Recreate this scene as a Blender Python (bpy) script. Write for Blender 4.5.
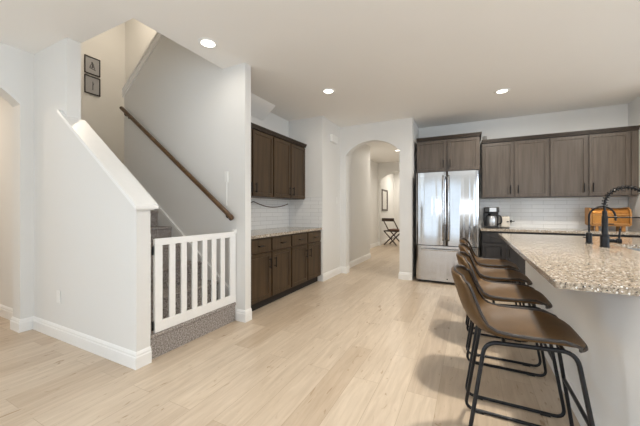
import bpy, bmesh, math, random
from mathutils import Vector, Matrix
C = bpy.context
for o in list(bpy.data.objects): bpy.data.objects.remove(o)
random.seed(4)
PI = math.pi
COL = C.scene.collection

# ------------------------------------------------------------------ camera
cam_d = bpy.data.cameras.new('camera'); cam = bpy.data.objects.new('camera', cam_d); COL.objects.link(cam)
cam.location = (0, 0, 1.183); cam.rotation_euler = (PI/2, 0, math.radians(26.839))
cam_d.sensor_width = 36; cam_d.lens = 296.95/640*36; cam_d.shift_y = -2.98/640
cam_d.clip_start = .02
C.scene.camera = cam

# ------------------------------------------------------------------ world, daylight, exposure
w = bpy.data.worlds.new('sky'); C.scene.world = w; w.use_nodes = True
bg = w.node_tree.nodes['Background']; bg.inputs[0].default_value = (.80, .90, 1, 1); bg.inputs[1].default_value = 1.2
vs = C.scene.view_settings
vs.view_transform = 'Standard'; vs.look = 'None'; vs.gamma = 1; vs.use_curve_mapping = False; vs.exposure = -0.17

def area(name, loc, rot, sx, sy, power, col, spread=PI):
    l = bpy.data.lights.new(name, 'AREA'); l.shape = 'RECTANGLE'; l.size = sx; l.size_y = sy
    l.energy = power; l.color = col; l.spread = spread
    o = bpy.data.objects.new(name, l); COL.objects.link(o); o.location = loc; o.rotation_euler = rot
    return o
DAY = (.74, .87, 1.0)
BACK_Y = -3.2; RIGHT_X = 4.4
# window openings in the wall behind the camera: (x0, x1, z0, z1); in the right wall: (y0, y1, z0, z1)
WIN_BACK = [(-5.2, -3.6, .5, 2.3), (-2.6, -.15, .03, 2.42), (1.9, 3.7, .5, 2.3)]
WIN_FILL = [(-2.9, -.7, .4, 2.35)]; LEFT_X = -5.6; NOOK_Y = -.35  # unseen window and nook added to light the island's stool side
POW_BACK = [10, 19, 28]; POW_RIGHT = [34, 62]; POW_LEFT = [140]
WIN_RIGHT = [(-2.2, -.2, .5, 2.3), (1.2, 3.2, .9, 2.2)]
for i, (a, b, c0, c1) in enumerate(WIN_BACK):
    area('daylight_back', ((a+b)/2, BACK_Y-.05, (c0+c1)/2), (PI/2+.30, 0, 0), b-a, c1-c0, POW_BACK[i], DAY)
for i, (a, b, c0, c1) in enumerate(WIN_RIGHT):
    area('daylight_right', (RIGHT_X+.05, (a+b)/2, (c0+c1)/2), (PI/2+.06, 0, PI/2), b-a, c1-c0, POW_RIGHT[i], DAY)
for i, (a, b, c0, c1) in enumerate(WIN_FILL):
    area('fill_left', (LEFT_X-.05, (a+b)/2, (c0+c1)/2), (PI/2+.2, 0, -PI/2), b-a, c1-c0, POW_LEFT[i], DAY)  # added fill from the left for the island panel
LAMP = (1.0, .93, .82)
# added fill light aimed at the ceiling behind the camera, no real source
area('ceiling_fill', (.4, -1.3, 1.3), (PI-.2, 0, 0), 1.6, 1.6, 50, (.90, .955, 1))
C.scene.cycles.diffuse_bounces = 8; C.scene.cycles.max_bounces = 14

# ------------------------------------------------------------------ materials
def nt(name):
    m = bpy.data.materials.new(name); m.use_nodes = True
    t = m.node_tree; b = t.nodes['Principled BSDF']
    return m, t, b
def N(t, ty, **k):
    n = t.nodes.new(ty)
    for a, v in k.items(): setattr(n, a, v)
    return n
def coords(t, swz='XYZ', scale=(1, 1, 1)):
    tc = N(t, 'ShaderNodeTexCoord'); s = N(t, 'ShaderNodeSeparateXYZ'); c = N(t, 'ShaderNodeCombineXYZ')
    t.links.new(tc.outputs['Object'], s.inputs[0])
    for i, ch in enumerate(swz):
        t.links.new(s.outputs['XYZ'.index(ch)], c.inputs[i])
    mp = N(t, 'ShaderNodeMapping'); mp.inputs['Scale'].default_value = scale
    t.links.new(c.outputs[0], mp.inputs[0])
    return mp.outputs[0]
def ramp(t, fac, stops, interp='LINEAR'):
    r = N(t, 'ShaderNodeValToRGB'); r.color_ramp.interpolation = interp
    e = r.color_ramp.elements
    while len(e) < len(stops): e.new(.5)
    for el, (p, c) in zip(e, stops): el.position = p; el.color = (*c, 1)
    t.links.new(fac, r.inputs[0]); return r.outputs[0]
def mix(t, fac, a, b, mode='MIX'):
    m = N(t, 'ShaderNodeMix', data_type='RGBA', blend_type=mode)
    if isinstance(fac, float): m.inputs[0].default_value = fac
    else: t.links.new(fac, m.inputs[0])
    for i, v in ((6, a), (7, b)):
        if isinstance(v, tuple): m.inputs[i].default_value = (*v, 1)
        else: t.links.new(v, m.inputs[i])
    return m.outputs[2]
def noise(t, vec, scale, detail=4, rough=.55, dist=0):
    n = N(t, 'ShaderNodeTexNoise'); n.inputs['Scale'].default_value = scale; n.inputs['Detail'].default_value = detail
    n.inputs['Roughness'].default_value = rough; n.inputs['Distortion'].default_value = dist
    t.links.new(vec, n.inputs['Vector']); return n.outputs['Fac']
def bump(t, b, h, strength, dist=.01):
    n = N(t, 'ShaderNodeBump'); n.inputs['Strength'].default_value = strength; n.inputs['Distance'].default_value = dist
    t.links.new(h, n.inputs['Height']); t.links.new(n.outputs[0], b.inputs['Normal'])
def plain(name, col, rough=.5, metal=0., var=.04, scale=30, spec=.5, coat=0.):
    m, t, b = nt(name)
    f = noise(t, coords(t), scale, 3)
    k = 1-var
    c = ramp(t, f, [(.3, tuple(v*k for v in col)), (.7, tuple(min(1, v*(1+var)) for v in col))])
    t.links.new(c, b.inputs['Base Color'])
    b.inputs['Roughness'].default_value = rough; b.inputs['Metallic'].default_value = metal
    b.inputs['Specular IOR Level'].default_value = spec; b.inputs['Coat Weight'].default_value = coat
    return m
def paint(name, col, rough=.6):
    m, t, b = nt(name)
    v = coords(t)
    c = ramp(t, noise(t, v, 1.2, 2), [(.3, tuple(x*.985 for x in col)), (.7, col)])
    t.links.new(c, b.inputs['Base Color']); b.inputs['Roughness'].default_value = rough
    b.inputs['Specular IOR Level'].default_value = .3
    bump(t, b, noise(t, v, 180, 2), .06, .002)
    return m
M = {}
M['wall'] = paint('wall_paint', (.775, .77, .753))
M['island'] = paint('island_paint', (.87, .87, .86))
M['ceil'] = paint('ceiling_paint', (.89, .88, .86), .8)
M['trim'] = plain('white_trim', (.86, .86, .85), .35, var=.01)
M['gate'] = plain('white_gate_paint', (.88, .88, .87), .35, var=.01)
M['white_plastic'] = plain('white_plastic', (.84, .84, .82), .4, var=.01)
M['black_metal'] = plain('black_metal', (.004, .004, .005), .33, 0., .2, 60, .3)
M['gunmetal'] = plain('dark_gunmetal_tube', (.008, .009, .012), .32, 0., .15, 60, .35)
M['black_plastic'] = plain('black_plastic', (.012, .012, .012), .3, var=.15)
M['rubber'] = plain('rubber', (.02, .02, .02), .8)
M['dark_gap'] = plain('dark_recess', (.02, .016, .013), .8)
M['copper'] = plain('copper_bamboo', (.44, .19, .045), .24, .75, .12, 14)
M['bamboo'] = plain('bamboo', (.44, .21, .06), .45, var=.12)
M['steel_sink'] = plain('sink_steel', (.55, .56, .57), .3, .9, .03)
M['plate'] = plain('grey_print_mat', (.36, .36, .375), .6, var=.05)
M['ink'] = plain('print_ink', (.12, .12, .13), .7)
M['cord'] = plain('brown_cord', (.16, .11, .09), .6)
M['cream'] = plain('cream_enamel', (.68, .62, .53), .35, var=.03)
M['mirror'] = plain('mirror_glass', (.72, .70, .66), .12, .7, .02)

def mat_floor():
    m, t, b = nt('oak_plank_floor')
    v = coords(t, 'YXZ')
    br = N(t, 'ShaderNodeTexBrick'); t.links.new(v, br.inputs['Vector'])
    br.offset = .37; br.offset_frequency = 2
    for k, x in (('Scale', 1), ('Mortar Size', .0014), ('Mortar Smooth', .2), ('Bias', 0), ('Brick Width', 1.22), ('Row Height', .185)):
        br.inputs[k].default_value = x
    br.inputs['Color1'].default_value = (0, 0, 0, 1); br.inputs['Color2'].default_value = (1, 1, 1, 1); br.inputs['Mortar'].default_value = (.5, .5, .5, 1)
    base = ramp(t, br.outputs['Color'], [(0, (.52, .415, .31)), (.35, (.58, .48, .375)), (.7, (.62, .52, .41)), (1, (.56, .46, .36))])
    # every plank its own grain: shift by the plank's tone
    sc = N(t, 'ShaderNodeVectorMath', operation='MULTIPLY'); sc.inputs[1].default_value = (7, 3, 5)
    t.links.new(br.outputs['Color'], sc.inputs[0])
    ad = N(t, 'ShaderNodeVectorMath', operation='ADD'); t.links.new(v, ad.inputs[0]); t.links.new(sc.outputs[0], ad.inputs[1])
    mp = N(t, 'ShaderNodeMapping'); mp.inputs['Scale'].default_value = (.9, 9, 1); t.links.new(ad.outputs[0], mp.inputs[0])
    g = noise(t, mp.outputs[0], 3.2, 6, .62, .6)
    c = mix(t, ramp(t, g, [(.32, (0, 0, 0)), (.72, (1, 1, 1))]), (.84, .815, .78), (1.055, 1.06, 1.065))
    c1 = mix(t, 1.0, base, c, 'MULTIPLY')
    mp2 = N(t, 'ShaderNodeMapping'); mp2.inputs['Scale'].default_value = (3.2, 11, 1); t.links.new(ad.outputs[0], mp2.inputs[0])
    kn = noise(t, mp2.outputs[0], 1.6, 2, .5, 1.5)
    kc = ramp(t, kn, [(.65, (1, 1, 1)), (.75, (.66, .57, .47))])
    c2 = mix(t, 1.0, c1, kc, 'MULTIPLY')
    c3 = mix(t, br.outputs['Fac'], c2, (.40, .31, .22))
    t.links.new(c3, b.inputs['Base Color'])
    b.inputs['Roughness'].default_value = .36; b.inputs['Specular IOR Level'].default_value = .45
    bump(t, b, g, .05, .003)
    return m
M['floor'] = mat_floor()

def mat_wood(name, dark, light, rough, vert='Z', coat=.15, spec=.35):
    m, t, b = nt(name)
    sc = {'Z': (22, 22, 1.3), 'X': (1.3, 22, 22), 'Y': (22, 1.3, 22)}[vert]
    v = coords(t, 'XYZ', sc)
    g = noise(t, v, 1.6, 6, .6, .4)
    c = ramp(t, g, [(.3, dark), (.7, light)])
    t.links.new(c, b.inputs['Base Color']); b.inputs['Roughness'].default_value = rough
    b.inputs['Specular IOR Level'].default_value = spec; b.inputs['Coat Weight'].default_value = coat; b.inputs['Coat Roughness'].default_value = .35
    bump(t, b, g, .08, .002)
    return m
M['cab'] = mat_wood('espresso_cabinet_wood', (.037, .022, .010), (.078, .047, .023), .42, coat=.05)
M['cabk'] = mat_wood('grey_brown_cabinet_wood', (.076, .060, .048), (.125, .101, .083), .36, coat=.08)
M['cab_shaded'] = mat_wood('shaded_cabinet_wood', (.026, .024, .024), (.044, .041, .041), .4, coat=.05)  # same wood as the wall cabinets, shade darkened into the colour
M['cabx'] = mat_wood('crown_wood', (.026, .017, .011), (.045, .03, .02), .45, 'X', 0)
M['rail'] = mat_wood('handrail_wood', (.06, .028, .010), (.15, .08, .033), .3, 'X', .3)
M['chairwood'] = mat_wood('dark_chair_wood', (.03, .018, .012), (.06, .036, .024), .4)
M['seat_pad'] = plain('brown_pad', (.14, .07, .045), .6)

def mat_granite():
    m, t, b = nt('speckled_granite')
    v = coords(t)
    a = noise(t, v, 85, 5, .7)
    c = ramp(t, a, [(.30, (.06, .05, .042)), (.42, (.26, .21, .16)), (.53, (.42, .35, .27)), (.68, (.62, .57, .50))])
    vo = N(t, 'ShaderNodeTexVoronoi'); vo.inputs['Scale'].default_value = 150; t.links.new(v, vo.inputs['Vector'])
    s = ramp(t, vo.outputs['Color'], [(.0, (1, 1, 1)), (.16, (1, 1, 1)), (.18, (0, 0, 0))], 'LINEAR')
    c = mix(t, s, c, (.80, .79, .77))
    vo2 = N(t, 'ShaderNodeTexVoronoi'); vo2.inputs['Scale'].default_value = 170
    mp = N(t, 'ShaderNodeMapping'); mp.inputs['Location'].default_value = (3.3, 1.7, .4); t.links.new(v, mp.inputs[0]); t.links.new(mp.outputs[0], vo2.inputs['Vector'])
    s2 = ramp(t, vo2.outputs['Color'], [(0, (1, 1, 1)), (.17, (1, 1, 1)), (.19, (0, 0, 0))])
    c = mix(t, s2, c, (.05, .045, .045))
    t.links.new(c, b.inputs['Base Color']); b.inputs['Roughness'].default_value = .13
    return m
M['granite'] = mat_granite()

def mat_tile(name, swz):
    m, t, b = nt(name)
    v = coords(t, swz)
    br = N(t, 'ShaderNodeTexBrick'); t.links.new(v, br.inputs['Vector'])
    for k, x in (('Scale', 1), ('Mortar Size', .0022), ('Mortar Smooth', .3), ('Brick Width', .30), ('Row Height', .0635)):
        br.inputs[k].default_value = x
    br.inputs['Color1'].default_value = (.82, .82, .81, 1); br.inputs['Color2'].default_value = (.78, .78, .775, 1); br.inputs['Mortar'].default_value = (.55, .545, .53, 1)
    t.links.new(br.outputs['Color'], b.inputs['Base Color']); b.inputs['Roughness'].default_value = .12
    inv = N(t, 'ShaderNodeMath', operation='SUBTRACT'); inv.inputs[0].default_value = 1; t.links.new(br.outputs['Fac'], inv.inputs[1])
    bump(t, b, inv.outputs[0], .5, .002)
    return m
M['tile_x'] = mat_tile('white_tile_kitchen', 'XZY')
M['tile_y'] = mat_tile('white_tile_recess', 'YZX')

def mat_carpet():
    m, t, b = nt('speckled_carpet')
    v = coords(t)
    a = noise(t, v, 95, 3, .75)
    c = ramp(t, a, [(.34, (.11, .094, .086)), (.46, (.30, .265, .245)), (.55, (.45, .41, .385)), (.68, (.68, .65, .62))])
    t.links.new(c, b.inputs['Base Color']); b.inputs['Roughness'].default_value = 1; b.inputs['Specular IOR Level'].default_value = .1
    bump(t, b, noise(t, v, 160, 3), .8, .012)
    return m
M['carpet'] = mat_carpet()

def mat_steel():
    m, t, b = nt('stainless_steel')
    v = coords(t, 'XYZ', (3, 3, 160))
    g = noise(t, v, 3, 3)
    c = ramp(t, g, [(.3, (.50, .50, .505)), (.7, (.58, .58, .585))])
    t.links.new(c, b.inputs['Base Color']); b.inputs['Metallic'].default_value = 1; b.inputs['Roughness'].default_value = .11
    w_ = noise(t, coords(t, 'XYZ', (7, 1, .35)), 1.2, 1)
    bump(t, b, w_, .42, .03)
    return m
M['steel'] = mat_steel()
M['fridge_side'] = plain('fridge_side_grey', (.05, .05, .052), .45)

def mat_leather():
    m, t, b = nt('brown_leather')
    v = coords(t)
    a = noise(t, v, 5, 4, .6)
    c = ramp(t, a, [(.3, (.066, .035, .012)), (.7, (.115, .062, .022))])
    t.links.new(c, b.inputs['Base Color']); b.inputs['Roughness'].default_value = .42
    b.inputs['Specular IOR Level'].default_value = .28
    vo = N(t, 'ShaderNodeTexVoronoi'); vo.inputs['Scale'].default_value = 260; t.links.new(v, vo.inputs['Vector'])
    bump(t, b, vo.outputs['Distance'], .12, .002)
    return m
M['leather'] = mat_leather()
M['piping'] = plain('dark_seam_piping', (.035, .027, .024), .4)

def emit(name, col, s):
    m, t, b = nt(name)
    b.inputs['Base Color'].default_value = (.9, .9, .9, 1); b.inputs['Emission Color'].default_value = (*col, 1); b.inputs['Emission Strength'].default_value = s
    return m
M['lamp'] = emit('lamp_diffuser', (1, .95, .86), 5)

# ------------------------------------------------------------------ mesh helpers
def box(bm, x0, x1, y0, y1, z0, z1, bev=0, seg=2):
    r = bmesh.ops.create_cube(bm, size=1)
    for v in r['verts']:
        v.co = Vector(((x0+x1)/2+v.co.x*(x1-x0), (y0+y1)/2+v.co.y*(y1-y0), (z0+z1)/2+v.co.z*(z1-z0)))
    if bev:
        es = list({e for v in r['verts'] for e in v.link_edges})
        bmesh.ops.bevel(bm, geom=es, offset=bev, segments=seg, affect='EDGES', profile=.5)
def prism(bm, pts, axis, a, b):
    """pts: 2-D outline in the two other axes (order x,y,z without axis); extruded from a to b"""
    def P(p, q):
        return {'x': (q, p[0], p[1]), 'y': (p[0], q, p[1]), 'z': (p[0], p[1], q)}[axis]
    A = [bm.verts.new(P(p, a)) for p in pts]; B = [bm.verts.new(P(p, b)) for p in pts]
    n = len(pts)
    fs = [bm.faces.new(A), bm.faces.new(B[::-1])]
    for i in range(n): fs.append(bm.faces.new((A[i], B[i], B[(i+1) % n], A[(i+1) % n])))
    bmesh.ops.recalc_face_normals(bm, faces=fs)
def fillet(pts, r, n=5):
    """round the inner corners of a polyline"""
    pts = [Vector(p) for p in pts]; out = [pts[0]]
    for i in range(1, len(pts)-1):
        p, a, b = pts[i], pts[i-1], pts[i+1]
        d1 = (a-p); d2 = (b-p); rr = min(r, d1.length*.49, d2.length*.49)
        s, e = p+d1.normalized()*rr, p+d2.normalized()*rr
        for k in range(n+1):
            u = k/n; out.append(s*(1-u)**2+p*2*u*(1-u)+e*u*u)
    out.append(pts[-1]); return out
def tube(bm, pts, r, n=8, closed=False, caps=True):
    pts = [Vector(p) for p in pts]; L = len(pts); rings = []; prev = None
    for i, p in enumerate(pts):
        if closed: t = pts[(i+1) % L]-pts[i-1]
        else: t = pts[min(i+1, L-1)]-pts[max(i-1, 0)]
        t.normalize()
        if prev is None:
            up = Vector((0, 0, 1)) if abs(t.z) < .9 else Vector((1, 0, 0))
            nrm = (up-t*up.dot(t)).normalized()
        else:
            nrm = (prev-t*prev.dot(t)).normalized()
        prev = nrm; bi = t.cross(nrm)
        rr = r[i] if isinstance(r, (list, tuple)) else r
        rings.append([bm.verts.new(p+nrm*math.cos(2*PI*k/n)*rr+bi*math.sin(2*PI*k/n)*rr) for k in range(n)])
    fs = []
    for i in range(L if closed else L-1):
        A, B = rings[i], rings[(i+1) % L]
        for k in range(n): fs.append(bm.faces.new((A[k], A[(k+1) % n], B[(k+1) % n], B[k])))
    if caps and not closed:
        fs.append(bm.faces.new(rings[0][::-1])); fs.append(bm.faces.new(rings[-1]))
    for f in fs: f.smooth = True
    bmesh.ops.recalc_face_normals(bm, faces=fs)
def lathe(bm, prof, cx=0, cy=0, n=24):
    """prof: (radius, z) from bottom to top"""
    rings = []
    for r, z in prof:
        if r < 1e-5: rings.append([bm.verts.new((cx, cy, z))])
        else: rings.append([bm.verts.new((cx+r*math.cos(2*PI*k/n), cy+r*math.sin(2*PI*k/n), z)) for k in range(n)])
    fs = []
    for A, B in zip(rings, rings[1:]):
        for k in range(n):
            a0, a1 = A[k % len(A)], A[(k+1) % len(A)]; b0, b1 = B[k % len(B)], B[(k+1) % len(B)]
            vs_ = []
            for v in (a0, a1, b1, b0):
                if v not in vs_: vs_.append(v)
            if len(vs_) > 2: fs.append(bm.faces.new(vs_))
    for R, flip in ((rings[0], True), (rings[-1], False)):
        if len(R) > 2: fs.append(bm.faces.new(R[::-1] if flip else R))
    bmesh.ops.recalc_face_normals(bm, faces=fs)
    for f in fs: f.smooth = len(f.verts) <= 4
def obj(name, bm, mat, parent=None, loc=None, smooth_angle=None):
    for e in bm.edges:
        fl = e.link_faces
        if len(fl) == 2 and (not (fl[0].smooth and fl[1].smooth) or fl[0].normal.dot(fl[1].normal) < .6): e.smooth = False
    me = bpy.data.meshes.new(name); bm.to_mesh(me); bm.free()
    me.materials.append(mat)
    o = bpy.data.objects.new(name, me); COL.objects.link(o)
    if parent: o.parent = parent
    if loc: o.location = loc
    return o
def B(*boxes, bev=0):
    bm = bmesh.new()
    for b in boxes: box(bm, *b, bev=bev)
    return bm
def thing(name, label, cat, loc=(0, 0, 0), rz=0, group=None):
    o = bpy.data.objects.new(name, None); COL.objects.link(o); o.empty_display_size = .1
    o.location = loc; o.rotation_euler = (0, 0, rz); o['label'] = label; o['category'] = cat
    if group: o['group'] = group
    return o
def tag(o, label, cat, group=None):
    o['label'] = label; o['category'] = cat
    if group: o['group'] = group
    return o
def struct(name, bm, mat):
    o = obj(name, bm, mat); o['kind'] = 'structure'; return o
def dup(root, loc, label, group=None):
    r = root.copy(); COL.objects.link(r); r.location = loc; r['label'] = label
    if group: r['group'] = group
    for ch in list(root.children):
        c = ch.copy(); COL.objects.link(c); c.parent = r
        for g in list(ch.children):
            d = g.copy(); COL.objects.link(d); d.parent = c
    return r

# ------------------------------------------------------------------ structure
H = 2.74
PY0, PY1 = 1.3575, 1.466            # stair front wall (half wall) faces
SY0, SY1 = 2.442, 2.532               # wall between the two flights
GX = -2.245                          # face of the first riser
LX = -6.15; FY = 3.54                # landing end wall, far wall of the upper flight
AX = -3.89                           # wall with the left arch
struct('floor', B((-8.5, RIGHT_X+.2, BACK_Y-.2, 14, -.1, 0)), M['floor'])
bm = B((-8.5, RIGHT_X+.2, BACK_Y-.2, PY0, H, 3.04), (-3.24, RIGHT_X+.2, PY0, PY1, H, 3.04), (-2.44, RIGHT_X+.2, PY1, SY0, H, 3.04),
       (-2.44, RIGHT_X+.2, SY0, SY1, H, 3.04), (-2.594, RIGHT_X+.2, SY1, 3.66, H, 3.04), (-8.5, RIGHT_X+.2, 3.66, 14, H, 3.04))
struct('ceiling', bm, M['ceil'])

# stair front wall: full height on the left, sloping half wall on the right
SL = .755
def cap_z(x): return 1.228+SL*(-2.221-x)            # underside of the sloping cap
bm = bmesh.new()
prism(bm, [(-8.4, 0), (-2.221, 0), (-2.221, cap_z(-2.221)), (-3.245, cap_z(-3.245)), (-3.245, 5.4), (-8.4, 5.4)], 'y', PY0, PY1)
struct('wall_stair_front', bm, M['wall'])
struct('wall_upstairs_front', B((-3.245, -1.9, PY0, PY1, 3.04, 5.4)), M['wall'])
bm = bmesh.new()                                     # cap: a board with a small moulding under its edges
x0, x1 = -3.245, -2.195
def capslab(bm, y0, y1, xa, xb, dz0, dz1):
    prism(bm, [(xa, cap_z(xa)+dz0), (xb, cap_z(xb)+dz0), (xb, cap_z(xb)+dz1), (xa, cap_z(xa)+dz1)], 'y', y0, y1)
capslab(bm, PY0-.035, PY1+.035, -3.245, -2.175, .0, .028)
capslab(bm, PY0-.018, PY1+.018, -3.245, -2.200, -.028, .0)
capslab(bm, PY0-.035, PY0-.001, -3.33, -3.245, .0, .028)
struct('trim_1', bm, M['trim'])

# wall between the flights: full height stub at the right, sloping top over the stairs
bm = bmesh.new()
def knee(x): return 2.855+.78*(x+4.252)
prism(bm, [(-4.27, 0), (-2.12, 0), (-2.12, H), (-2.44, H), (-2.44, knee(-2.44)), (-4.27, knee(-4.27))], 'y', SY0, SY1)
struct('wall_stair_back', bm, M['wall'])
bm = bmesh.new()
for y0, y1, d0, d1 in ((SY0-.02, SY1+.02, -.005, .03), (SY0-.012, SY0, -.085, -.005)):
    prism(bm, [(-4.29, knee(-4.29)+d0), (-2.6, knee(-2.6)+d0), (-2.6, knee(-2.6)+d1), (-4.29, knee(-4.29)+d1)], 'y', y0, y1)
struct('trim_2', bm, M['trim'])
# stairwell shell
struct('wall_landing', B((LX-.12, LX, PY1, FY, 0, 5.4)), M['wall'])
struct('wall_upper_flight', B((LX-.12, -2.96, FY, 3.66, 2.3, 5.4), (-2.96, -1.9, FY, 3.66, 3.04, 5.4)), M['wall'])
struct('wall_upstairs_right', B((-2.0, -1.9, PY1, FY, 3.04, 5.4)), M['wall'])
struct('ceiling_upstairs', B((LX-.12, -1.9, PY0, 3.66, 5.4, 5.5)), M['ceil'])
struct('wall_under_flight', B((LX-.12, -2.96, FY, 3.66, 0, 2.3)), M['wall'])
bm = bmesh.new()
prism(bm, [(-2.594, H), (-2.594, 3.04), (-2.75, 3.04), (-4.3, 1.85), (-4.3, 1.42)], 'y', SY1, FY)
prism(bm, [(-2.594, H), (-2.594, 3.04), (-2.84, 3.04), (-2.84, 2.551)], 'y', FY, 3.66)
struct('ceiling_soffit', bm, M['ceil'])

def arch_pts(a, b, spring, apex, n=18):
    c = (a+b)/2; hw = (b-a)/2; rise = apex-spring; R = (hw*hw+rise*rise)/(2*rise)
    th = math.asin(min(1, hw/R)); zc = apex-R
    return [(c+R*math.sin(-th+2*th*i/n), zc+R*math.cos(-th+2*th*i/n)) for i in range(n+1)]
def arch_wall(bm, axis, lo, hi, a, b, spring, apex, t0, t1):
    """wall from lo to hi along its run with an arched opening a..b; thickness t0..t1 on axis"""
    ap = arch_pts(a, b, spring, apex)
    prism(bm, [(lo, 0), (a, 0)]+[(a, spring)]+[(lo, spring)], axis, t0, t1)
    prism(bm, [(b, 0), (hi, 0), (hi, spring), (b, spring)], axis, t0, t1)
    top = [(lo, spring)]+ap+[(hi, spring), (hi, H), (lo, H)]
    # head: split into vertical strips so that each is convex
    prism(bm, [(lo, spring), (a, spring), (a, H), (lo, H)], axis, t0, t1)
    prism(bm, [(b, spring), (hi, spring), (hi, H), (b, H)], axis, t0, t1)
    for (u0, z0), (u1, z1) in zip(ap, ap[1:]):
        prism(bm, [(u0, z0), (u1, z1), (u1, H), (u0, H)], axis, t0, t1)
    bmesh.ops.remove_doubles(bm, verts=bm.verts, dist=.0004)
# left wall with arch (runs along y)
bm = bmesh.new(); arch_wall(bm, 'x', NOOK_Y, PY0, .25, 1.2565, 2.205, 2.43, AX-.17, AX)
struct('wall_left', bm, M['wall'])
struct('wall_gallery_end', B((-8.5, -8.4, NOOK_Y, PY0, 0, H)), M['wall'])
struct('wall_gallery_side', B((-8.5, AX, NOOK_Y-.12, NOOK_Y, 0, H)), M['wall'])
# recess
struct('wall_recess_back', B((-2.96, -2.84, SY1, 4.40, 0, H)), M['wall'])
struct('wall_recess_side', B((-2.96, -2.18, 4.40, 5.161, 0, H)), M['wall'])
# arch to the hall, the wall beside the fridge, kitchen walls
bm = bmesh.new(); arch_wall(bm, 'y', -2.18, -0.870, -2.068, -1.083, 2.205, 2.432, 5.161, 5.30)
struct('wall_arch', bm, M['wall'])
struct('wall_hall_right', B((-.99, -0.870, 5.30, 12.1, 0, H)), M['wall'])
struct('wall_kitchen_back', B((-0.870, 2.15, 5.905, 6.02, 0, H)), M['wall'])
struct('wall_kitchen_right', B((2.057, 2.17, 4.75, 5.905, 0, H)), M['wall'])
struct('wall_kitchen_return', B((2.17, RIGHT_X, 4.75, 4.87, 0, H)), M['wall'])
struct('wall_hall_left', B((-3.05, -2.20, 5.161, 7.09, 0, H)), M['wall'])
struct('wall_hall_far_left', B((-3.05, -2.75, 7.09, 9.73, 0, H), (-3.05, -2.75, 9.87, 12.0, 0, H)), M['wall'])
bm = bmesh.new(); arch_wall(bm, 'y', -2.75, -.99, -2.669, -1.45, 2.2, 2.43, 9.73, 9.87)
struct('wall_hall_arch', bm, M['wall'])
struct('wall_entry_end', B((-3.05, -.99, 12.0, 12.1, 0, H)), M['wall'])
# walls behind and to the right of the camera, with their window openings
def wall_with_windows(axis, lo, hi, wins, t0, t1):
    bm = bmesh.new(); p = lo
    def bx(u0, u1, z0, z1):
        if axis == 'y': box(bm, u0, u1, t0, t1, z0, z1)
        else: box(bm, t0, t1, u0, u1, z0, z1)
    for a, b, z0, z1 in wins:
        bx(p, a, 0, H); bx(a, b, 0, z0); bx(a, b, z1, H); p = b
    bx(p, hi, 0, H); return bm
struct('wall_back', wall_with_windows('y', -8.5, RIGHT_X+.2, WIN_BACK, BACK_Y-.2, BACK_Y), M['wall'])
struct('wall_right', wall_with_windows('x', BACK_Y, 4.87, WIN_RIGHT, RIGHT_X, RIGHT_X+.2), M['wall'])
struct('wall_added_nook', wall_with_windows('x', BACK_Y, NOOK_Y-.12, WIN_FILL, LEFT_X-.2, LEFT_X), M['wall'])  # unseen nook added to hold the left fill window
k = 0
for axis, wins, wx in (('y', WIN_BACK, 0), ('x', WIN_RIGHT, RIGHT_X), ('x', WIN_FILL, LEFT_X)):
    for a, b, z0, z1 in wins:
        k += 1; bm = bmesh.new()
        def bx(u0, u1, za, zb):
            if axis == 'y': box(bm, u0, u1, BACK_Y-.03, BACK_Y+.03, za, zb)
            else: box(bm, wx-.03, wx+.03, u0, u1, za, zb)
        bx(a, a+.06, z0, z1); bx(b-.06, b, z0, z1); bx(a+.06, b-.06, z0, z0+.06); bx(a+.06, b-.06, z1-.06, z1); [bx(a+(b-a)*q_-.045, a+(b-a)*q_+.045, z0+.06, z1-.06) for q_ in ((.5,) if b-a < 2.4 else (.333, .667))]
        struct('window_%d' % k, bm, M['trim'])

# baseboards (moulded profile swept along straight runs)
BH = .125
def board(bm, p, q, nx, ny, e0=0, e1=0):
    """from p to q along a wall whose outward normal is (nx, ny)"""
    p = Vector((p[0], p[1], 0)); q = Vector((q[0], q[1], 0)); d = (q-p).normalized(); n = Vector((nx, ny, 0))
    prof = [(.0005, 0), (.016, 0), (.016, .085), (.012, .092), (.012, .105), (.006, .118), (.0005, BH)]
    A = [bm.verts.new(p-d*u*(e0/.016)+n*u+Vector((0, 0, z))) for u, z in prof]; Bv = [bm.verts.new(q+d*u*(e1/.016)+n*u+Vector((0, 0, z))) for u, z in prof]
    L = len(prof); fs = [bm.faces.new(A), bm.faces.new(Bv[::-1])]
    for i in range(L): fs.append(bm.faces.new((A[i], Bv[i], Bv[(i+1) % L], A[(i+1) % L])))
    bmesh.ops.recalc_face_normals(bm, faces=fs)
def baseboard(name, runs):
    bm = bmesh.new()
    for r in runs: board(bm, *r)
    struct(name, bm, M['trim'])
T = .016
baseboard('baseboard_stair', [((AX, PY0), (-2.221, PY0), 0, -1, -T, T), ((-2.221, PY0), (-2.221, PY1), 1, 0, T, 0)])
baseboard('baseboard_left', [((AX, 1.2565), (AX, PY0), 1, 0, T, -T), ((AX-.17, 1.2565), (AX, 1.2565), 0, -1, T, T), ((AX, NOOK_Y), (AX, .25), 1, 0, 0, T)])
baseboard('baseboard_gallery', [((-8.4, PY0), (AX-.17, PY0), 0, -1)])
baseboard('baseboard_stub', [((GX+.014, SY0), (-2.12, SY0), 0, -1, 0, T), ((-2.12, SY0), (-2.12, SY1), 1, 0, T, 0)])
baseboard('baseboard_recess', [((-2.18, 4.40), (-2.18, 5.161), 1, 0, 0, -T)])
baseboard('baseboard_arch', [((-2.18, 5.161), (-2.068, 5.161), 0, -1, -T, T), ((-2.068, 5.161), (-2.068, 5.30), 1, 0, T, 0),
                             ((-1.083, 5.161), (-0.870, 5.161), 0, -1, T, 0), ((-1.083, 5.161), (-1.083, 5.30), -1, 0, T, 0)])
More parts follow.
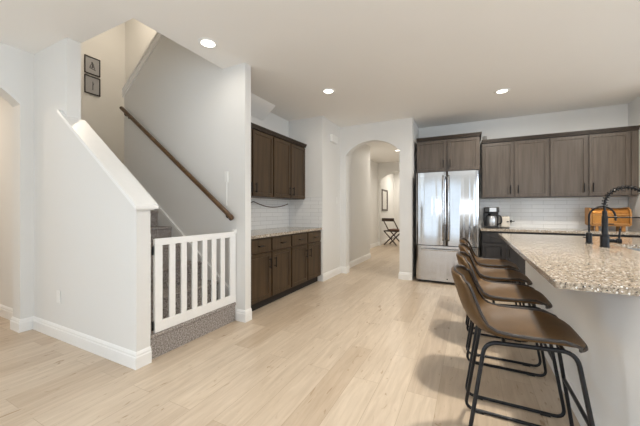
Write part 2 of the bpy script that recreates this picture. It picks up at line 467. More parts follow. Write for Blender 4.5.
baseboard('baseboard_hall', [((-2.20, 5.30), (-2.20, 7.09), 1, 0), ((-2.75, 7.09), (-2.75, 9.73), 1, 0), ((-2.75, 9.73), (-2.669, 9.73), 0, -1),
                             ((-2.75, 9.87), (-2.75, 12), 1, 0), ((-.99, 5.3), (-.99, 9.73), -1, 0), ((-2.75, 12), (-.99, 12), 0, -1)])

# backsplash tiles
struct('wall_tiles_kitchen', B((.135, 2.05, 5.893, 5.9045, .87, 1.41)), M['tile_x'])
struct('wall_tiles_recess', B((-2.8395, -2.829, SY1+.001, 4.39, .86, 1.40)), M['tile_y'])
struct('wall_tiles_recess_side', B((-2.829, -2.185, 4.39, 4.3995, .86, 1.40)), M['tile_x'])

# ------------------------------------------------------------------ staircase
RISE, RUN = .196, .256
st = thing('staircase', 'carpeted staircase rising left behind the white gate and half wall', 'stairs', (GX, 1.96, 0))
bm = bmesh.new()
prof = [(0, 0)]
for i in range(9):
    x = -RUN*i; z = RISE*(i+1)
    prof += [(x, z-.035), (x+.012, z-.022), (x+.012, z-.006), (x+.004, z)]
    if i == 8: prof += [(LX+.004-GX, z)]
    else: prof += [(x-RUN, z)]
prof += [(LX+.004-GX, 0)]
# strips so each polygon stays simple
ya, yb = PY1+.002-1.96, SY0-.016-1.96
A = [bm.verts.new((x, ya, z)) for x, z in prof]; Bv = [bm.verts.new((x, yb, z)) for x, z in prof]
fs = []
for i in range(len(prof)): fs.append(bm.faces.new((A[i], Bv[i], Bv[(i+1) % len(prof)], A[(i+1) % len(prof)])))
fs.append(bm.faces.new(A)); fs.append(bm.faces.new(Bv[::-1]))
bmesh.ops.recalc_face_normals(bm, faces=fs)
bmesh.ops.triangulate(bm, faces=[f for f in bm.faces if len(f.verts) > 4])
obj('carpet_runner', bm, M['carpet'], st)
def skz(x): return .25+.76*(-2.232-x)
bm = bmesh.new()
prism(bm, [(-2.245, .0), (-2.245, skz(-2.245)), (-4.27, skz(-4.27)), (-4.27, .9), (-2.6, 0)], 'y', SY0-.014, SY0-.001)
struct('trim_3', bm, M['wall'])
bm = bmesh.new()
prism(bm, [(-2.245, skz(-2.245)-.02), (-2.245, skz(-2.245)+.012), (-4.27, skz(-4.27)+.012), (-4.27, skz(-4.27)-.02)], 'y', SY0-.024, SY0-.001)
struct('trim_4', bm, M['trim'])

# handrail on two brackets
hr = thing('handrail', 'dark wooden handrail climbing the stair wall on brackets', 'handrail', (-2.239, 2.372, 1.10))
d = Vector((-1.971, 0, 1.464)); dn = d.normalized()
bm = bmesh.new(); tube(bm, [dn*(-.01), dn*0, dn*.02]+[d*(i/6) for i in range(1, 7)], [.020, .024, .025]+[.025]*6, 12)
for v in bm.verts: pass
obj('rail', bm, M['rail'], hr)
for u in (.04, .965):
    p = d*u; bm = bmesh.new()
    tube(bm, fillet([p+Vector((0, 0, -.018)), p+Vector((0, .004, -.055)), p+Vector((0, .066, -.06))], .02), .008, 8)
    lathe_bm = bm
    tube(bm, [p+Vector((0, .060, -.06)), p+Vector((0, .0695, -.06))], .03, 14)
    obj('bracket', bm, M['black_metal'], hr)

# baby gate
gt = thing('safety_gate', 'white wooden slatted safety gate across the foot of the stairs', 'gate', (GX-.006, 1.96, .200))
gy0, gy1 = 1.517-1.96, 2.43-1.96; gz = .752
obj('top_rail', B((-.012, .012, gy0, gy1, gz-.055, gz), bev=.003), M['gate'], gt)
obj('bottom_rail', B((-.012, .012, gy0, gy1, 0, .085), bev=.003), M['gate'], gt)
obj('stile', B((-.012, .012, gy0, gy0+.066, .085, gz-.055), bev=.003), M['gate'], gt)
obj('stile', B((-.012, .012, gy1-.08, gy1, .085, gz-.055), bev=.003), M['gate'], gt)
for i in range(6):
    yc = 1.677-1.96+.1145*i
    obj('slat', B((-.008, .008, yc-.027, yc+.027, .085, gz-.055), bev=.002), M['gate'], gt)
obj('mounting_strip', B((-.03, .002, PY1-1.96+.001, PY1-1.96+.022, 0, gz+.05), bev=.002), M['gate'], gt)
for z in (.06, .66):
    bm = bmesh.new(); tube(bm, [(0, gy0-.012, z-.035), (0, gy0-.012, z+.035)], .008, 10); box(bm, -.014, -.0125, gy0-.012, gy0+.03, z-.03, z+.03)
    obj('hinge', bm, M['black_metal'], gt)
obj('latch', B((-.016, .016, gy1-.03, gy1+.009, gz-.02, gz+.025), bev=.003), M['white_plastic'], gt)

# white fixture with a rod above the handrail
wf = thing('wand_holder', 'slim white plastic holder and rod on stair wall above handrail end', 'holder', (-2.371, SY0, 1.227))
obj('holder', B((-.022, .022, -.022, -.001, .26, .375), bev=.004), M['white_plastic'], wf)
bm = bmesh.new(); tube(bm, [(0, -.012, 0), (0, -.012, .265)], .007, 10); obj('rod', bm, M['white_plastic'], wf)

# two framed prints on the landing wall
k_ = 6.15/5.6
def pic(label, y0, y1, z0, z1, draw):
    t = thing('framed_print', label, 'picture', (LX, (y0+y1)/2, z0), 0, 'framed prints on the landing wall')
    hw = (y1-y0)/2; h = z1-z0
    obj('frame', B((.001, .025, -hw, -hw+.010, 0, h), (.001, .025, hw-.010, hw, 0, h), (.001, .025, -hw+.014, hw-.014, 0, .014), (.001, .025, -hw+.014, hw-.014, h-.014, h)), M['dark_gap'], t)
    obj('mat_board', B((.002, .014, -hw+.014, hw-.014, .014, h-.014)), M['plate'], t)
    bm = bmesh.new()
    for pts in draw: tube(bm, [(.0155, u*hw, v*h) for u, v in pts], .006, 6)
    obj('print', bm, M['ink'], t)
py0, py1 = 2.576*k_, 2.803*k_
zz = lambda z: 1.183+(z-1.183)*k_
pic('upper small grey framed print with a sailboat shape on the landing wall', py0, py1, zz(3.425), zz(3.712),
    [[(-.35, .42), (0, .72), (.3, .36)], [(-.1, .72), (.0, .40), (-.35, .42)], [(.0, .70), (.1, .40)], [(-.4, .36), (.4, .30)]])
pic('lower small grey framed print with one upright stem on the landing wall', py0, py1, zz(3.10), zz(3.395),
    [[(.05, .25), (.05, .72)], [(.05, .50), (.16, .62)]])

# outlet and other plates
def outlet(name, label, cat, loc, rz, slots=True):
    t = thing(name, label, cat, loc, rz)
    obj('plate', B((-.035, .035, -.006, -.0005, -.057, .057), bev=.002), M['white_plastic'], t)
    if slots:
        for z in (-.024, .024): obj('socket', B((-.016, .016, -.0085, -.006, z-.014, z+.014), bev=.001), M['white_plastic'], t)
    else:
        obj('toggle', B((-.008, .008, -.012, -.006, -.02, .02), bev=.001), M['white_plastic'], t)
    return t
outlet('outlet_plate', 'white outlet cover low on the wall below the stair cap', 'outlet', (-3.386, PY0, .385), 0)
outlet('light_switch', 'pale light switch on the wall left of the hall arch', 'switch', (-2.18, 4.98, 1.36), PI/2, False)
po = outlet('outlet_plate', 'kitchen outlet with black plug on the white tiles right of coffee maker', 'outlet', (.60, 5.893, 1.02), 0)
bm = bmesh.new(); box(bm, -.02, .02, -.045, -.0085, -.046, -.004, bev=.005); tube(bm, fillet([(0, -.043, -.025), (.03, -.05, -.03), (.055, -.045, -.02)], .02), .006, 8)
obj('plug', bm, M['black_plastic'], po)
ch = thing('door_chime', 'white door chime box high on the wall left of the hall arch', 'chime', (-2.18, 4.80, 2.375))
obj('cover', B((.001, .055, -.115, .115, 0, .125), bev=.01), M['white_plastic'], ch)
obj('grille', B((.055, .058, -.07, .07, .03, .095), bev=.001), M['white_plastic'], ch)

# recessed ceiling lights
def downlight(label, x, y, z=H, power=9, col=LAMP, spread=172):
    t = thing('ceiling_light', label, 'light', (x, y, z), 0, 'recessed ceiling lights')
    bm = bmesh.new(); lathe(bm, [(.062, -.0005), (.062, -.006), (.070, -.010), (.088, -.006), (.092, -.0005)], n=28); obj('trim_ring', bm, M['trim'], t)
    bm = bmesh.new(); lathe(bm, [(0, -.0045), (.061, -.0045), (.061, -.0008), (0, -.0008)], n=28); obj('diffuser', bm, M['lamp'], t)
    l = bpy.data.lights.new('bulb', 'AREA'); l.shape = 'DISK'; l.size = .12; l.energy = power; l.color = col; l.spread = math.radians(spread)
    o = bpy.data.objects.new('bulb', l); COL.objects.link(o); o.parent = t; o.location = (0, 0, -.014)
    return t
downlight('recessed ceiling light nearest the stairwell opening', -2.181, 1.999, H, 2.4)
downlight('recessed ceiling light above the floor before the dark recessed cabinets', -1.655, 3.516, H, 9)
downlight('recessed ceiling light above the aisle in front of the fridge and counter', .371, 4.541, H, 24)
downlight('added fill downlight, out of view, above the right end of the back counter', 1.75, 4.45, H, 22)  # lamp added outside the view to brighten the kitchen
downlight('recessed ceiling light just inside the hall beyond the arch', -1.69, 7.82, H, 24)
downlight('recessed ceiling light above the row of bar stools', .50, 2.35, H, 36, LAMP, 135)
downlight('recessed ceiling light above the near end of the island', .50, .6, H, 9)
downlight('recessed ceiling light in the entry beyond the far arch', -1.9, 11.2, H, 24)
downlight('recessed ceiling light in the gallery through the left arch', -5.4, .5, H, 24, (1, .86, .70))
downlight('ceiling light upstairs over the stairwell', -4.9, 2.9, 5.4, 26, (1, .86, .68))

# ------------------------------------------------------------------ cabinets
def shaker(w_, h_, t=.02, rail=.058):
    """shaker panel centred in x, standing on z=0, front at y=-t"""
    bm = bmesh.new()
    box(bm, -w_/2, w_/2, -t, 0, 0, h_)
    bm.faces.ensure_lookup_table()
    f = min(bm.faces, key=lambda q: q.calc_center_median().y)
    bmesh.ops.inset_individual(bm, faces=[f], thickness=rail)
    bmesh.ops.inset_individual(bm, faces=[f], thickness=.006, depth=-.009)
    return bm
def slab(w_, h_, t=.02):
    bm = bmesh.new(); box(bm, -w_/2, w_/2, -t, 0, 0, h_, bev=.002); return bm
def pull(vertical, L=.13):
    bm = bmesh.new()
    def P(u, y): return (0, y, u) if vertical else (u, y, 0)
    tube(bm, [P(-L/2, -.03), P(L/2, -.03)], .0065, 8)
    for s in (-1, 1): tube(bm, [P(s*L*.36, 0), P(s*L*.36, -.03)], .005, 8)
    return bm
def add_door(root, x, z, w_, h_, hx, hz, mat, y=0):
    d_ = obj('door', shaker(w_, h_), mat, root, (x, y, z))
    obj('handle', pull(True), M['black_metal'], d_, (hx, -.02, hz))
def base_cabinet(label, w_, loc, rz, mat, h=.855, dpt=.565, group=None, nd=2):
    t = thing('base_cabinet', label, 'cabinet', loc, rz, group)
    obj('body', B((0, w_, .0, dpt, .10, h)), mat, t)
    obj('toe_kick', B((0, w_, .05, dpt, 0, .10)), M['dark_gap'], t)
    pw = w_/nd
    for i in range(nd):
        x = pw*(i+.5)
        dr = obj('drawer', slab(pw-.03, .15), mat, t, (x, 0, h-.172))
        obj('handle', pull(False, .09), M['black_metal'], dr, (0, -.02, .075))
        s = 1 if i % 2 == 0 else -1
        add_door(t, x, .115, pw-.03, h-.172-.02-.115, s*(pw/2-.055), h-.172-.02-.115-.13, mat)
    return t
def wall_cabinet(label, w_, loc, rz, mat, h, dpt, group=None, handle_z=.10, nd=2):
    t = thing('wall_cabinet', label, 'cabinet', loc, rz, group)
    obj('body', B((0, w_, 0, dpt, 0, h)), mat, t)
    pw = w_/nd
    for i in range(nd):
        s = 1 if i % 2 == 0 else -1
        add_door(t, pw*(i+.5), .012, pw-.024, h-.03, s*(pw/2-.05), handle_z, mat)
    return t
def crown(name, label, runs, mat):
    """runs: list of (x0,x1,y0,y1,z) rectangles under a stepped moulding"""
    t = bmesh.new()
    for x0, x1, y0, y1, z in runs:
        box(t, x0, x1, y0, y1, z, z+.022); 
    return t
# recess: front of doors at x=-2.22
HP = PI/2
g = 'dark recessed base cabinets'
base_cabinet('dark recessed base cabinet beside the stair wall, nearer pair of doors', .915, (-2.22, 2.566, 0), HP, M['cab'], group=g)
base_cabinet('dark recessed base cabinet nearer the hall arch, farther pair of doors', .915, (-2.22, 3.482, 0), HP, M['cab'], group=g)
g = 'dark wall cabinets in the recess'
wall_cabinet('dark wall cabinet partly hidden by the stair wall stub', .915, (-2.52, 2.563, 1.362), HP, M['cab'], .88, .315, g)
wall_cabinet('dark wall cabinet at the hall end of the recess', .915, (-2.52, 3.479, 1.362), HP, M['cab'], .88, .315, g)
def crown_bm(x0, x1, y0, y1, z, left, right):
    """moulding along the front (y0) of a cabinet top, with returns; local x along the front"""
    bm = bmesh.new()
    for a, b_, e in ((0, .018, .006), (.018, .034, .016), (.034, .05, .026)):
        box(bm, x0-(e if left else 0), x1+(e if right else 0), y0-e, y1, z+a, z+b_)
    return bm
o = obj('crown_molding', crown_bm(0, 1.831, -.022, .31, 0, False, False), M['cabx']); o.location = (-2.52, 2.563, 2.2425); o.rotation_euler = (0, 0, HP)
tag(o, 'dark crown moulding capping the wall cabinets in the recess', 'moulding')
def counter(name, label, bm):
    o = obj(name, bm, M['granite']); tag(o, label, 'countertop'); return o
counter('countertop', 'speckled granite countertop on the dark recessed cabinets', B((-2.828, -2.183, 2.534, 4.388, .8555, .892), bev=.004))
bm = bmesh.new()
def sag(a, b, drop, n=10): return [(a[0], a[1]+(b[1]-a[1])*i/n, a[2]+(b[2]-a[2])*i/n-drop*4*(i/n)*(1-i/n)) for i in range(n+1)]
tube(bm, sag((-2.822, 3.10, 1.205), (-2.822, 3.42, 1.305), .0, 6)+sag((-2.822, 3.44, 1.305), (-2.822, 4.34, 1.288), .068, 14), .0075, 8)
tag(obj('cord', bm, M['cord']), 'thin brown cord sagging across white tiles under the dark wall cabinets', 'cord')

# kitchen back wall: fridge cabinet, wall cabinets, base cabinets
fc = wall_cabinet('deep wall cabinet with two doors directly above the fridge', .955, (-.822, 5.31, 1.812), 0, M['cabk'], .54, .59, None, .12)
o = obj('crown_molding', crown_bm(0, .957, -.022, .58, 0, False, True), M['cabx']); o.location = (-.822, 5.31, 2.3525)
tag(o, 'dark crown moulding on top of the cabinet above the fridge', 'moulding')
g = 'grey-brown wall cabinets above the white tiles'
WC = .90
wall_cabinet('grey-brown wall cabinet beside the fridge, above the coffee maker', WC, (.170, 5.595, 1.38), 0, M['cabk'], .902, .309, g, .115)
wall_cabinet('grey-brown wall cabinet at the right wall, above the copper bread box', WC, (1.071, 5.595, 1.38), 0, M['cabk'], .902, .309, g, .115)
o = obj('filler_strip', B((1.972, 2.056, 5.595, 5.90, 1.38, 2.282), (1.985, 2.05, 5.575, 5.595, 1.392, 2.264)), M['cabk']); tag(o, 'narrow grey-brown filler strip between wall cabinets and right wall', 'filler strip')
o = obj('crown_molding', crown_bm(.166, 2.056, 5.573, 5.90, 0, False, False), M['cabx']); o.location = (0, 0, 2.2825)
tag(o, 'dark crown moulding running along the cabinets above the kitchen tiles', 'moulding')
bx_ = thing('speaker_box', 'tiny black box on cabinet top beside the fridge cabinet', 'box', (.215, 5.66, 2.333))
obj('body', B((-.03, .03, -.03, .03, 0, .075), bev=.004), M['black_plastic'], bx_); obj('base', B((-.034, .034, -.034, .034, -.0005, .008)), M['black_plastic'], bx_)
g = 'base cabinets along the kitchen back wall'
base_cabinet('base cabinet beside the fridge under the coffee maker', .63, (.16, 5.32, 0), 0, M['cab_shaded'], group=g)
base_cabinet('base cabinet in the middle of the back counter, behind the island end', .63, (.791, 5.32, 0), 0, M['cab_shaded'], group=g)
base_cabinet('base cabinet under the copper bread box by the right wall', .63, (1.422, 5.32, 0), 0, M['cab_shaded'], group=g)
counter('countertop', 'granite countertop along the kitchen back wall under the tiles', B((.14, 2.055, 5.27, 5.892, .8555, .892), bev=.004))

# ------------------------------------------------------------------ fridge
fr = thing('refrigerator', 'stainless steel french-door refrigerator with bottom freezer drawer', 'fridge', (-.345, 5.18, 0))
FW = .455
obj('body', B((-FW, FW, .0, .70, .03, 1.793)), M['fridge_side'], fr)
obj('toe_grille', B((-FW+.02, FW-.02, .03, .06, .003, .03)), M['black_plastic'], fr)
def bulge_panel(xa, xb, z0, z1, dpt=.075, bul=.012, nx=20):
    bm = bmesh.new(); r = .012; rows = []
    sec = []
    for i in range(nx+1):
        u = i/nx; x = xa+(xb-xa)*u
        e = min(u, 1-u)*(xb-xa)
        y = -dpt-bul*math.sin(PI*u)+(r-math.sqrt(max(0, r*r-(r-min(e, r))**2)) if e < r else 0)
        sec.append((x, y))
    poly = [(xb, 0), (xa, 0)]
    ring = sec+poly
    A = [bm.verts.new((x, y, z0)) for x, y in ring]; Bv = [bm.verts.new((x, y, z1)) for x, y in ring]; L = len(ring); fs = []
    for i in range(L):
        f = bm.faces.new((A[i], A[(i+1) % L], Bv[(i+1) % L], Bv[i])); f.smooth = i < nx; fs.append(f)
    fs.append(bm.faces.new(A)); fs.append(bm.faces.new(Bv[::-1]))
    bmesh.ops.recalc_face_normals(bm, faces=fs)
    return bm
ZS = .612
for s, nm in ((-1, 'l'), (1, 'r')):
    xa, xb = (-FW, -.004) if s < 0 else (.004, FW)
    d_ = obj('door', bulge_panel(xa, xb, ZS+.006, 1.79), M['steel'], fr, (0, -.001, 0))
    bm = bmesh.new(); hx = s*.042
    pts = [(hx, -.075, .70), (hx, -.115, .725), (hx, -.137, .90), (hx, -.142, 1.21), (hx, -.137, 1.52), (hx, -.115, 1.70), (hx, -.075, 1.725)]
    tube(bm, fillet(pts, .05), .014, 10)
    obj('handle', bm, M['steel'], d_)
d_ = obj('freezer_drawer', bulge_panel(-FW, FW, .045, ZS-.006), M['steel'], fr, (0, -.001, 0))
bm = bmesh.new()
tube(bm, fillet([(-.36, -.075, .55), (-.35, -.125, .55), (0, -.145, .55), (.35, -.125, .55), (.36, -.075, .55)], .04), .014, 10)
obj('handle', bm, M['steel'], d_)
obj('badge', B((-.01, .01, -.0895, -.086, .083, .095)), M['dark_gap'], d_, (.02, 0, 0))

# ------------------------------------------------------------------ island
IX0, IX1, IY0, IY1 = .305, 1.60, 1.485, 4.20
ist = thing('kitchen_island', 'long kitchen island with pale grey panelled side facing the stools', 'island', (1.05, 2.8, 0))
SX0, SX1, SYa, SYb = 1.035, 1.44, 2.62, 3.32
# the sink hangs in a hole cut through the island body
bm = bmesh.new()
cx0, cx1, cy0, cy1 = SX0-1.05-.005, SX1-1.05+.005, SYa-2.8-.005, SYb-2.8+.005
ox0, ox1, oy0, oy1 = -.495, .45, -1.303, 1.24
def rct(x0, x1, y0, y1, z): return [bm.verts.new(p) for p in ((x0, y0, z), (x1, y0, z), (x1, y1, z), (x0, y1, z))]
o1, o2, i1, i2 = rct(ox0, ox1, oy0, oy1, .868), rct(ox0, ox1, oy0, oy1, 0), rct(cx0, cx1, cy0, cy1, .868), rct(cx0, cx1, cy0, cy1, .655)
for i in range(4):
    j = (i+1) % 4
    bm.faces.new((o1[i], o1[j], i1[j], i1[i])); bm.faces.new((o2[i], o2[j], o1[j], o1[i])); bm.faces.new((i1[i], i1[j], i2[j], i2[i]))
bm.faces.new(i2); bm.faces.new(o2[::-1])
bmesh.ops.recalc_face_normals(bm, faces=bm.faces); obj('body', bm, M['island'], ist)

bm = bmesh.new()
board(bm, (-.495, -1.303), (-.495, 1.24), -1, 0, T, T); board(bm, (-.495, -1.303), (.45, -1.303), 0, -1, 0, T); board(bm, (-.495, 1.24), (.45, 1.24), 0, 1, 0, T)
obj('baseboard', bm, M['trim'], ist)
for i in range(4):
    x_ = i
    dd = obj('door', shaker(.56, .68), M['cabk'], ist, (.45, -1.24+.31+.62*i, .12)); dd.rotation_euler = (0, 0, HP)
    obj('handle', pull(True), M['black_metal'], dd, (.22*(1 if i % 2 == 0 else -1), -.02, .56))
bm = bmesh.new()
SX0, SX1, SYa, SYb = 1.035, 1.44, 2.62, 3.32
# one slab: outline with a cut-out
def rect(x0, x1, y0, y1, z): return [bm.verts.new(p) for p in ((x0, y0, z), (x1, y0, z), (x1, y1, z), (x0, y1, z))]
OT, IT, OB, IB = rect(IX0, IX1, IY0, IY1, .90), rect(SX0, SX1, SYa, SYb, .90), rect(IX0, IX1, IY0, IY1, 0.870), rect(SX0, SX1, SYa, SYb, 0.870)
for i in range(4):
    j = (i+1) % 4
    bm.faces.new((OT[i], OT[j], IT[j], IT[i])); bm.faces.new((OB[j], OB[i], IB[i], IB[j]))
    bm.faces.new((OB[i], OB[j], OT[j], OT[i])); bm.faces.new((IT[i], IT[j], IB[j], IB[i]))
bmesh.ops.recalc_face_normals(bm, faces=bm.faces)
es = [e for e in bm.edges if (e.verts[0] in OT and e.verts[1] in OT) or ({e.verts[0], e.verts[1]} in [{OT[i], OB[i]} for i in range(4)])]
bmesh.ops.bevel(bm, geom=es, offset=.006, segments=3, affect='EDGES', profile=.5)
counter('countertop', 'large speckled granite island countertop above the stools', bm)
sk = thing('sink', 'stainless steel sink set in the granite island counter', 'sink', ((SX0+SX1)/2, (SYa+SYb)/2, .669))
bm = bmesh.new(); hx, hy = (SX1-SX0)/2-.004, (SYb-SYa)/2-.004
box(bm, -hx, hx, -hy, hy, 0, .006); box(bm, -hx, -hx+.006, -hy, hy, .006, .2); box(bm, hx-.006, hx, -hy, hy, .006, .2); box(bm, -hx+.006, hx-.006, -hy, -hy+.006, .006, .2); box(bm, -hx+.006, hx-.006, hy-.006, hy, .006, .2)
obj('basin', bm, M['steel_sink'], sk)
bm = bmesh.new(); lathe(bm, [(0, .0065), (.045, .0065), (.045, .010), (.03, .008), (0, .008)]); obj('drain', bm, M['steel_sink'], sk)
# pull-down spring faucet
fa = thing('faucet', 'tall black spring-neck kitchen faucet on the island counter', 'faucet', (.915, 3.0, .9))
bm = bmesh.new(); lathe(bm, [(.030, 0), (.030, .006), (.027, .010), (.027, .088), (.0185, .090), (.0185, .235), (.015, .240), (.015, .275), (0, .275)]); obj('body', bm, M['black_metal'], fa)
arc = [(0, 0, .26), (0, 0, .30)]+[(.12-.12*math.cos(PI*i/16), 0, .33+.12*math.sin(PI*i/16)) for i in range(17)]+[(.24, 0, .29)]
bm = bmesh.new(); tube(bm, arc, .0075, 10); obj('hose', bm, M['black_metal'], fa)
def coil(path, R, pitch, n=10):
    P = [Vector(p) for p in path]; out = []; acc = 0; ph = 0
    seg = [(P[i+1]-P[i]).length for i in range(len(P)-1)]; tot = sum(seg); turns = tot/pitch; m = int(turns*n)
    for k in range(m+1):
        s = tot*k/m; i = 0
        while i < len(seg)-1 and s > seg[i]: s -= seg[i]; i += 1
        p = P[i].lerp(P[i+1], min(1, s/seg[i])); t = (P[i+1]-P[i]).normalized()
        nb_ = Vector((0, 1, 0)); nn = nb_.cross(t)
        a = 2*PI*turns*k/m
        out.append(p+nn*R*math.cos(a)+nb_*R*math.sin(a))
    return out
bm = bmesh.new(); tube(bm, coil(arc[1:-1], .0165, .021, 12), .0032, 6); obj('spring', bm, M['black_metal'], fa)
bm = bmesh.new(); lathe(bm, [(0, .17), (.018, .17), (.020, .18), (.016, .28), (.011, .295), (0, .295)], cx=.24); obj('spray_head', bm, M['black_metal'], fa)
bm = bmesh.new(); tube(bm, [(0, 0, .228), (.225, 0, .228)], .005, 8); tube(bm, [(.24+.021*math.cos(a*PI/8), .021*math.sin(a*PI/8), .228) for a in range(16)], .004, 6, closed=True); obj('support_arm', bm, M['black_metal'], fa)
bm = bmesh.new(); tube(bm, [(.022, 0, .05), (.068, 0, .05)], .015, 12); tube(bm, [(.066, 0, .05), (.092, 0, .05)], .021, 14); tube(bm, [(.081, 0, .06), (.087, 0, .145)], .006, 8); obj('lever', bm, M['black_metal'], fa)
# small filtered-water tap
tp = thing('water_tap', 'slim black gooseneck water tap left of the spring faucet', 'tap', (.897, 3.27, .9))
bm = bmesh.new(); lathe(bm, [(.027, 0), (.027, .005), (.021, .008), (.021, .085), (.010, .095), (0, .095)]); obj('base', bm, M['black_metal'], tp)
bm = bmesh.new(); tube(bm, [(0, 0, .09), (0, 0, .20)]+[(.083-.083*math.cos(PI*i/14), 0, .226+.085*math.sin(PI*i/14)) for i in range(15)]+[(.168, 0, .195)], .0075, 10); obj('spout', bm, M['black_metal'], tp)
bm = bmesh.new(); tube(bm, [(-.015, 0, .05), (-.04, 0, .052)], .005, 8); obj('lever', bm, M['black_metal'], tp)

# ------------------------------------------------------------------ bar stools
def make_stool(label, loc, group):
    t = thing('bar_stool', label, 'bar stool', loc, 0, group)
    prof = [(.246, .604, .165), (.242, .622, .184), (.220, .633, .206), (.15, .637, .222), (.06, .626, .226), (-.02, .613, .228), (-.09, .607, .228), (-.145, .618, .226),
            (-.183, .646, .222), (-.208, .687, .216), (-.226, .731, .208), (-.241, .779, .198), (-.254, .823, .186), (-.264, .856, .168), (-.269, .878, .142)]
    nu = len(prof); nv = 18; bm = bmesh.new(); G = []
    for i, (x, z, hw) in enumerate(prof):
        u = i/(nu-1); row = []
        a = prof[max(i-1, 0)]; b_ = prof[min(i+1, nu-1)]
        tx, tz = b_[0]-a[0], b_[1]-a[1]; l = math.hypot(tx, tz); nx_, nz_ = tz/l, -tx/l     # normal, up over the seat and forward over the back
        up = .014 if u < .25 else .014+.050*min(1, (u-.25)/.30)
        if u > .75: up *= 1-.35*(u-.75)/.25
        if i < 3: up = 0
        fr = .034 if i < 2 else (.022 if i == 2 else 0)          # rounded front corners
        for j in range(nv+1):
            v = -1+2*j/nv; k2 = abs(v)**2.6
            row.append(bm.verts.new((x+nx_*up*k2-fr*abs(v)**5, v*hw*(1-.05*k2), z+nz_*up*k2-(.022*abs(v)**3 if u > .9 else 0))))
        G.append(row)
    for i in range(nu-1):
        for j in range(nv):
            f = bm.faces.new((G[i][j], G[i+1][j], G[i+1][j+1], G[i][j+1])); f.smooth = True
    bmesh.ops.recalc_face_normals(bm, faces=bm.faces)
    if bm.faces[0:1] and True:
        bm.faces.ensure_lookup_table()
        c = bm.faces[len(bm.faces)//3]
        if c.normal.z < 0: bmesh.ops.reverse_faces(bm, faces=bm.faces)
    rim = [r[0].co.copy() for r in G]+[v.co.copy() for v in G[-1][1:-1]]+[r[-1].co.copy() for r in reversed(G)]+[v.co.copy() for v in reversed(G[0][1:-1])]
    sh = obj('seat_shell', bm, M['leather'], t)
    m_ = sh.modifiers.new('thick', 'SOLIDIFY'); m_.thickness = .020; m_.offset = -1
    m_ = sh.modifiers.new('sub', 'SUBSURF'); m_.levels = 1; m_.render_levels = 1
    bm = bmesh.new(); tube(bm, [p+Vector((0, 0, -.003)) for p in rim], .0075, 6, closed=True); obj('piping', bm, M['piping'], sh)
    # side frames: closed loops of tube, splayed
    for s in (-1, 1):
        yt, yb = s*.185, s*.232
        loop = [(-.135, yt, .583), (.192, yt, .602), (.284, yb, .011), (-.222, yb, .011)]
        mid = [Vector(loop[0]).lerp(Vector(loop[1]), .5)]
        pts = fillet([mid[0], loop[1], loop[2], loop[3], loop[0], mid[0]], .055, 6)[:-1]
        bm = bmesh.new(); tube(bm, pts, .0092, 10, closed=True)
        f_ = obj('leg_frame', bm, M['gunmetal'], t)
        for fx in (-.15, .19):
            bm = bmesh.new(); box(bm, fx-.025, fx+.025, yb-.012, yb+.012, .0, .016, bev=.003); obj('glide', bm, M['rubber'], f_)
    xf = .192+(.284-.192)*(.602-.31)/.591; yf = .185+.047*(.602-.31)/.591
    bm = bmesh.new(); tube(bm, [(xf, -yf, .31), (xf, yf, .31)], .009, 8); obj('footrest', bm, M['gunmetal'], t)
    bm = bmesh.new(); tube(bm, [(.15, -.185, .600), (.15, .185, .600)], .008, 8); obj('crossbar', bm, M['gunmetal'], t)
    bm = bmesh.new(); tube(bm, [(-.06, -.185, .588), (-.06, .185, .588)], .008, 8); obj('crossbar', bm, M['gunmetal'], t)
    return t
SG = 'brown leather bar stools along the island'
s1 = make_stool('brown leather bar stool nearest the camera, at the near end of the island', (.195, 1.735, 0), SG)
dup(s1, (.195, 2.345, 0), 'second brown leather bar stool from the near end of the island', SG)
dup(s1, (.190, 2.955, 0), 'third brown leather bar stool, second from the fridge', SG)
dup(s1, (.180, 3.560, 0), 'brown leather bar stool nearest the fridge, at the far end of the row', SG)

# ------------------------------------------------------------------ things on the back counter
CT = .892
cm = thing('coffee_maker', 'black and steel drip coffee maker on the back counter beside fridge', 'coffee maker', (.305, 5.58, CT)); cm.scale = (1.06, 1.0, 1.0)
obj('base', B((-.10, .10, -.13, .12, 0, .03), bev=.008), M['black_plastic'], cm)
obj('reservoir', B((-.10, .10, .03, .12, .03, .25), bev=.008), M['black_plastic'], cm)
obj('brew_head', B((-.10, .10, -.12, .12, .25, .34), bev=.012), M['black_plastic'], cm)
obj('control_panel', B((-.03, .06, -.126, -.119, .262, .328), bev=.002), M['steel_sink'], cm)
bm = bmesh.new(); lathe(bm, [(0, .032), (.068, .032), (.074, .05), (.074, .15), (.060, .195), (.045, .20), (0, .20)], 0, -.045); ca = obj('carafe', bm, M['steel_sink'], cm)
bm = bmesh.new(); lathe(bm, [(.047, .2005), (.05, .205), (.046, .228), (0, .232)], 0, -.045); obj('lid', bm, M['black_plastic'], ca)
bm = bmesh.new(); tube(bm, fillet([(.055, -.06, .205), (.125, -.085, .20), (.13, -.085, .08), (.07, -.065, .06)], .035), .011, 8); obj('handle', bm, M['black_plastic'], ca)
cn = thing('toaster', 'small cream toaster on the back counter right of coffee maker', 'toaster', (.495, 5.66, CT))
obj('body', B((-.065, .065, -.11, .11, .012, .19), bev=.02), M['cream'], cn)
obj('foot_plate', B((-.06, .06, -.10, .10, 0, .012)), M['black_plastic'], cn)
obj('slot', B((-.035, -.012, -.085, .085, .1895, .192), (.012, .035, -.085, .085, .1895, .192)), M['dark_gap'], cn)
obj('lever', B((.020, .050, -.122, -.1105, .10, .115), bev=.002), M['black_plastic'], cn)
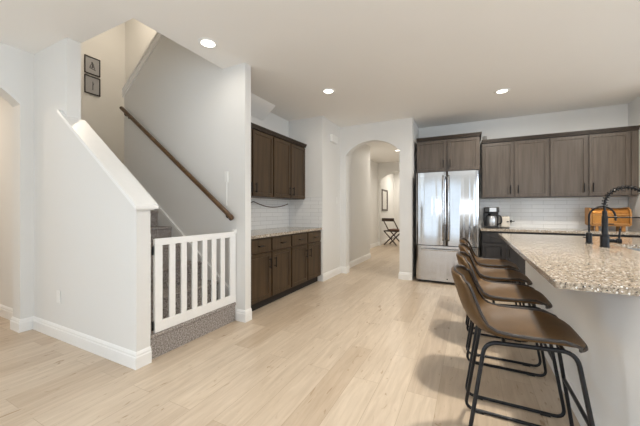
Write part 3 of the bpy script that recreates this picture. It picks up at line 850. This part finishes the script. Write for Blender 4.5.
# bread box: rounded roll top on a bamboo stand
bb = thing('bread_box', 'copper-toned roll-top bread box on the back counter by right wall', 'bread box', (1.735, 5.60, CT))
bm = bmesh.new(); W2 = .208
pr = [(.11, .085), (-.11, .085), (-.11, .22)]+[(-.11+.10*(1-math.cos(a*PI/16)), .22+.10*math.sin(a*PI/16)) for a in range(1, 9)]+[(.11, .32)]
prism(bm, pr, 'x', -W2+.016, W2-.016); obj('roll_top', bm, M['copper'], bb)
pr2 = [(.115, .08), (-.115, .08), (-.115, .22)]+[(-.115+.105*(1-math.cos(a*PI/16)), .22+.107*math.sin(a*PI/16)) for a in range(1, 9)]+[(.115, .327)]
for s in (-1, 1):
    bm = bmesh.new(); prism(bm, pr2, 'x', s*W2-.008, s*W2+.008); obj('side_panel', bm, M['bamboo'], bb)
obj('shelf', B((-W2+.008, W2-.008, -.115, .115, .068, .0845)), M['bamboo'], bb)
for fx in (-.14, .14):
    for fy in (-.085, .085): obj('foot', B((fx-.018, fx+.018, fy-.018, fy+.018, 0, .068), bev=.003), M['bamboo'], bb)
obj('lip', B((-W2+.018, W2-.018, -.122, -.1105, .088, .108), bev=.003), M['bamboo'], bb)
obj('rail', B((-W2+.018, W2-.018, -.116, -.1105, .222, .236), bev=.002), M['bamboo'], bb)
bm = bmesh.new(); tube(bm, [(-.03, -.130, .098), (.03, -.130, .098)], .008, 8); obj('knob', bm, M['black_plastic'], bb)

# ------------------------------------------------------------------ hall things
mf = thing('wall_mirror', 'narrow dark-framed mirror on the wall beyond the far hall arch', 'mirror', (-2.75, 10.55, 1.15))
obj('frame', B((.001, .03, -.39, -.32, 0, .76), (.001, .03, .32, .39, 0, .76), (.001, .03, -.32, .32, 0, .06), (.001, .03, -.32, .32, .70, .76)), M['chairwood'], mf)
obj('glass', B((.002, .015, -.32, .32, .06, .70)), M['mirror'], mf)
fcn = thing('side_chair', 'dark wooden cross-legged chair beyond the hall arch under the mirror', 'chair', (-2.37, 10.15, 0), math.radians(-14)); fcn.scale = (1.12, 1.12, 1.08)
def bar(pts, r, n=8): 
    bm = bmesh.new(); tube(bm, pts, r, n); return bm
cw = M['chairwood']
for s in (-1, 1):
    obj('back_post', bar([(s*.17+.06, -.02, .44), (s*.17-.06, -.16, .80)], .018), cw, fcn)
obj('back_rail', B((-.26, .14, -.185, -.15, .74, .84), bev=.008), cw, fcn)
obj('seat', B((-.20, .26, -.18, .22, .42, .455), bev=.01), cw, fcn)
obj('cushion', B((-.05, .40, -.16, .20, .4555, .50), bev=.015), M['seat_pad'], fcn)
for y in (-.16, .20):
    obj('leg', bar([(-.19, y, .43), (.22, y, .005)], .02), cw, fcn); obj('leg', bar([(.24, y-.03, .43), (-.18, y-.03, .005)], .02), cw, fcn)
obj('stretcher', bar([(.02, -.17, .21), (.02, .19, .21)], .012), cw, fcn)
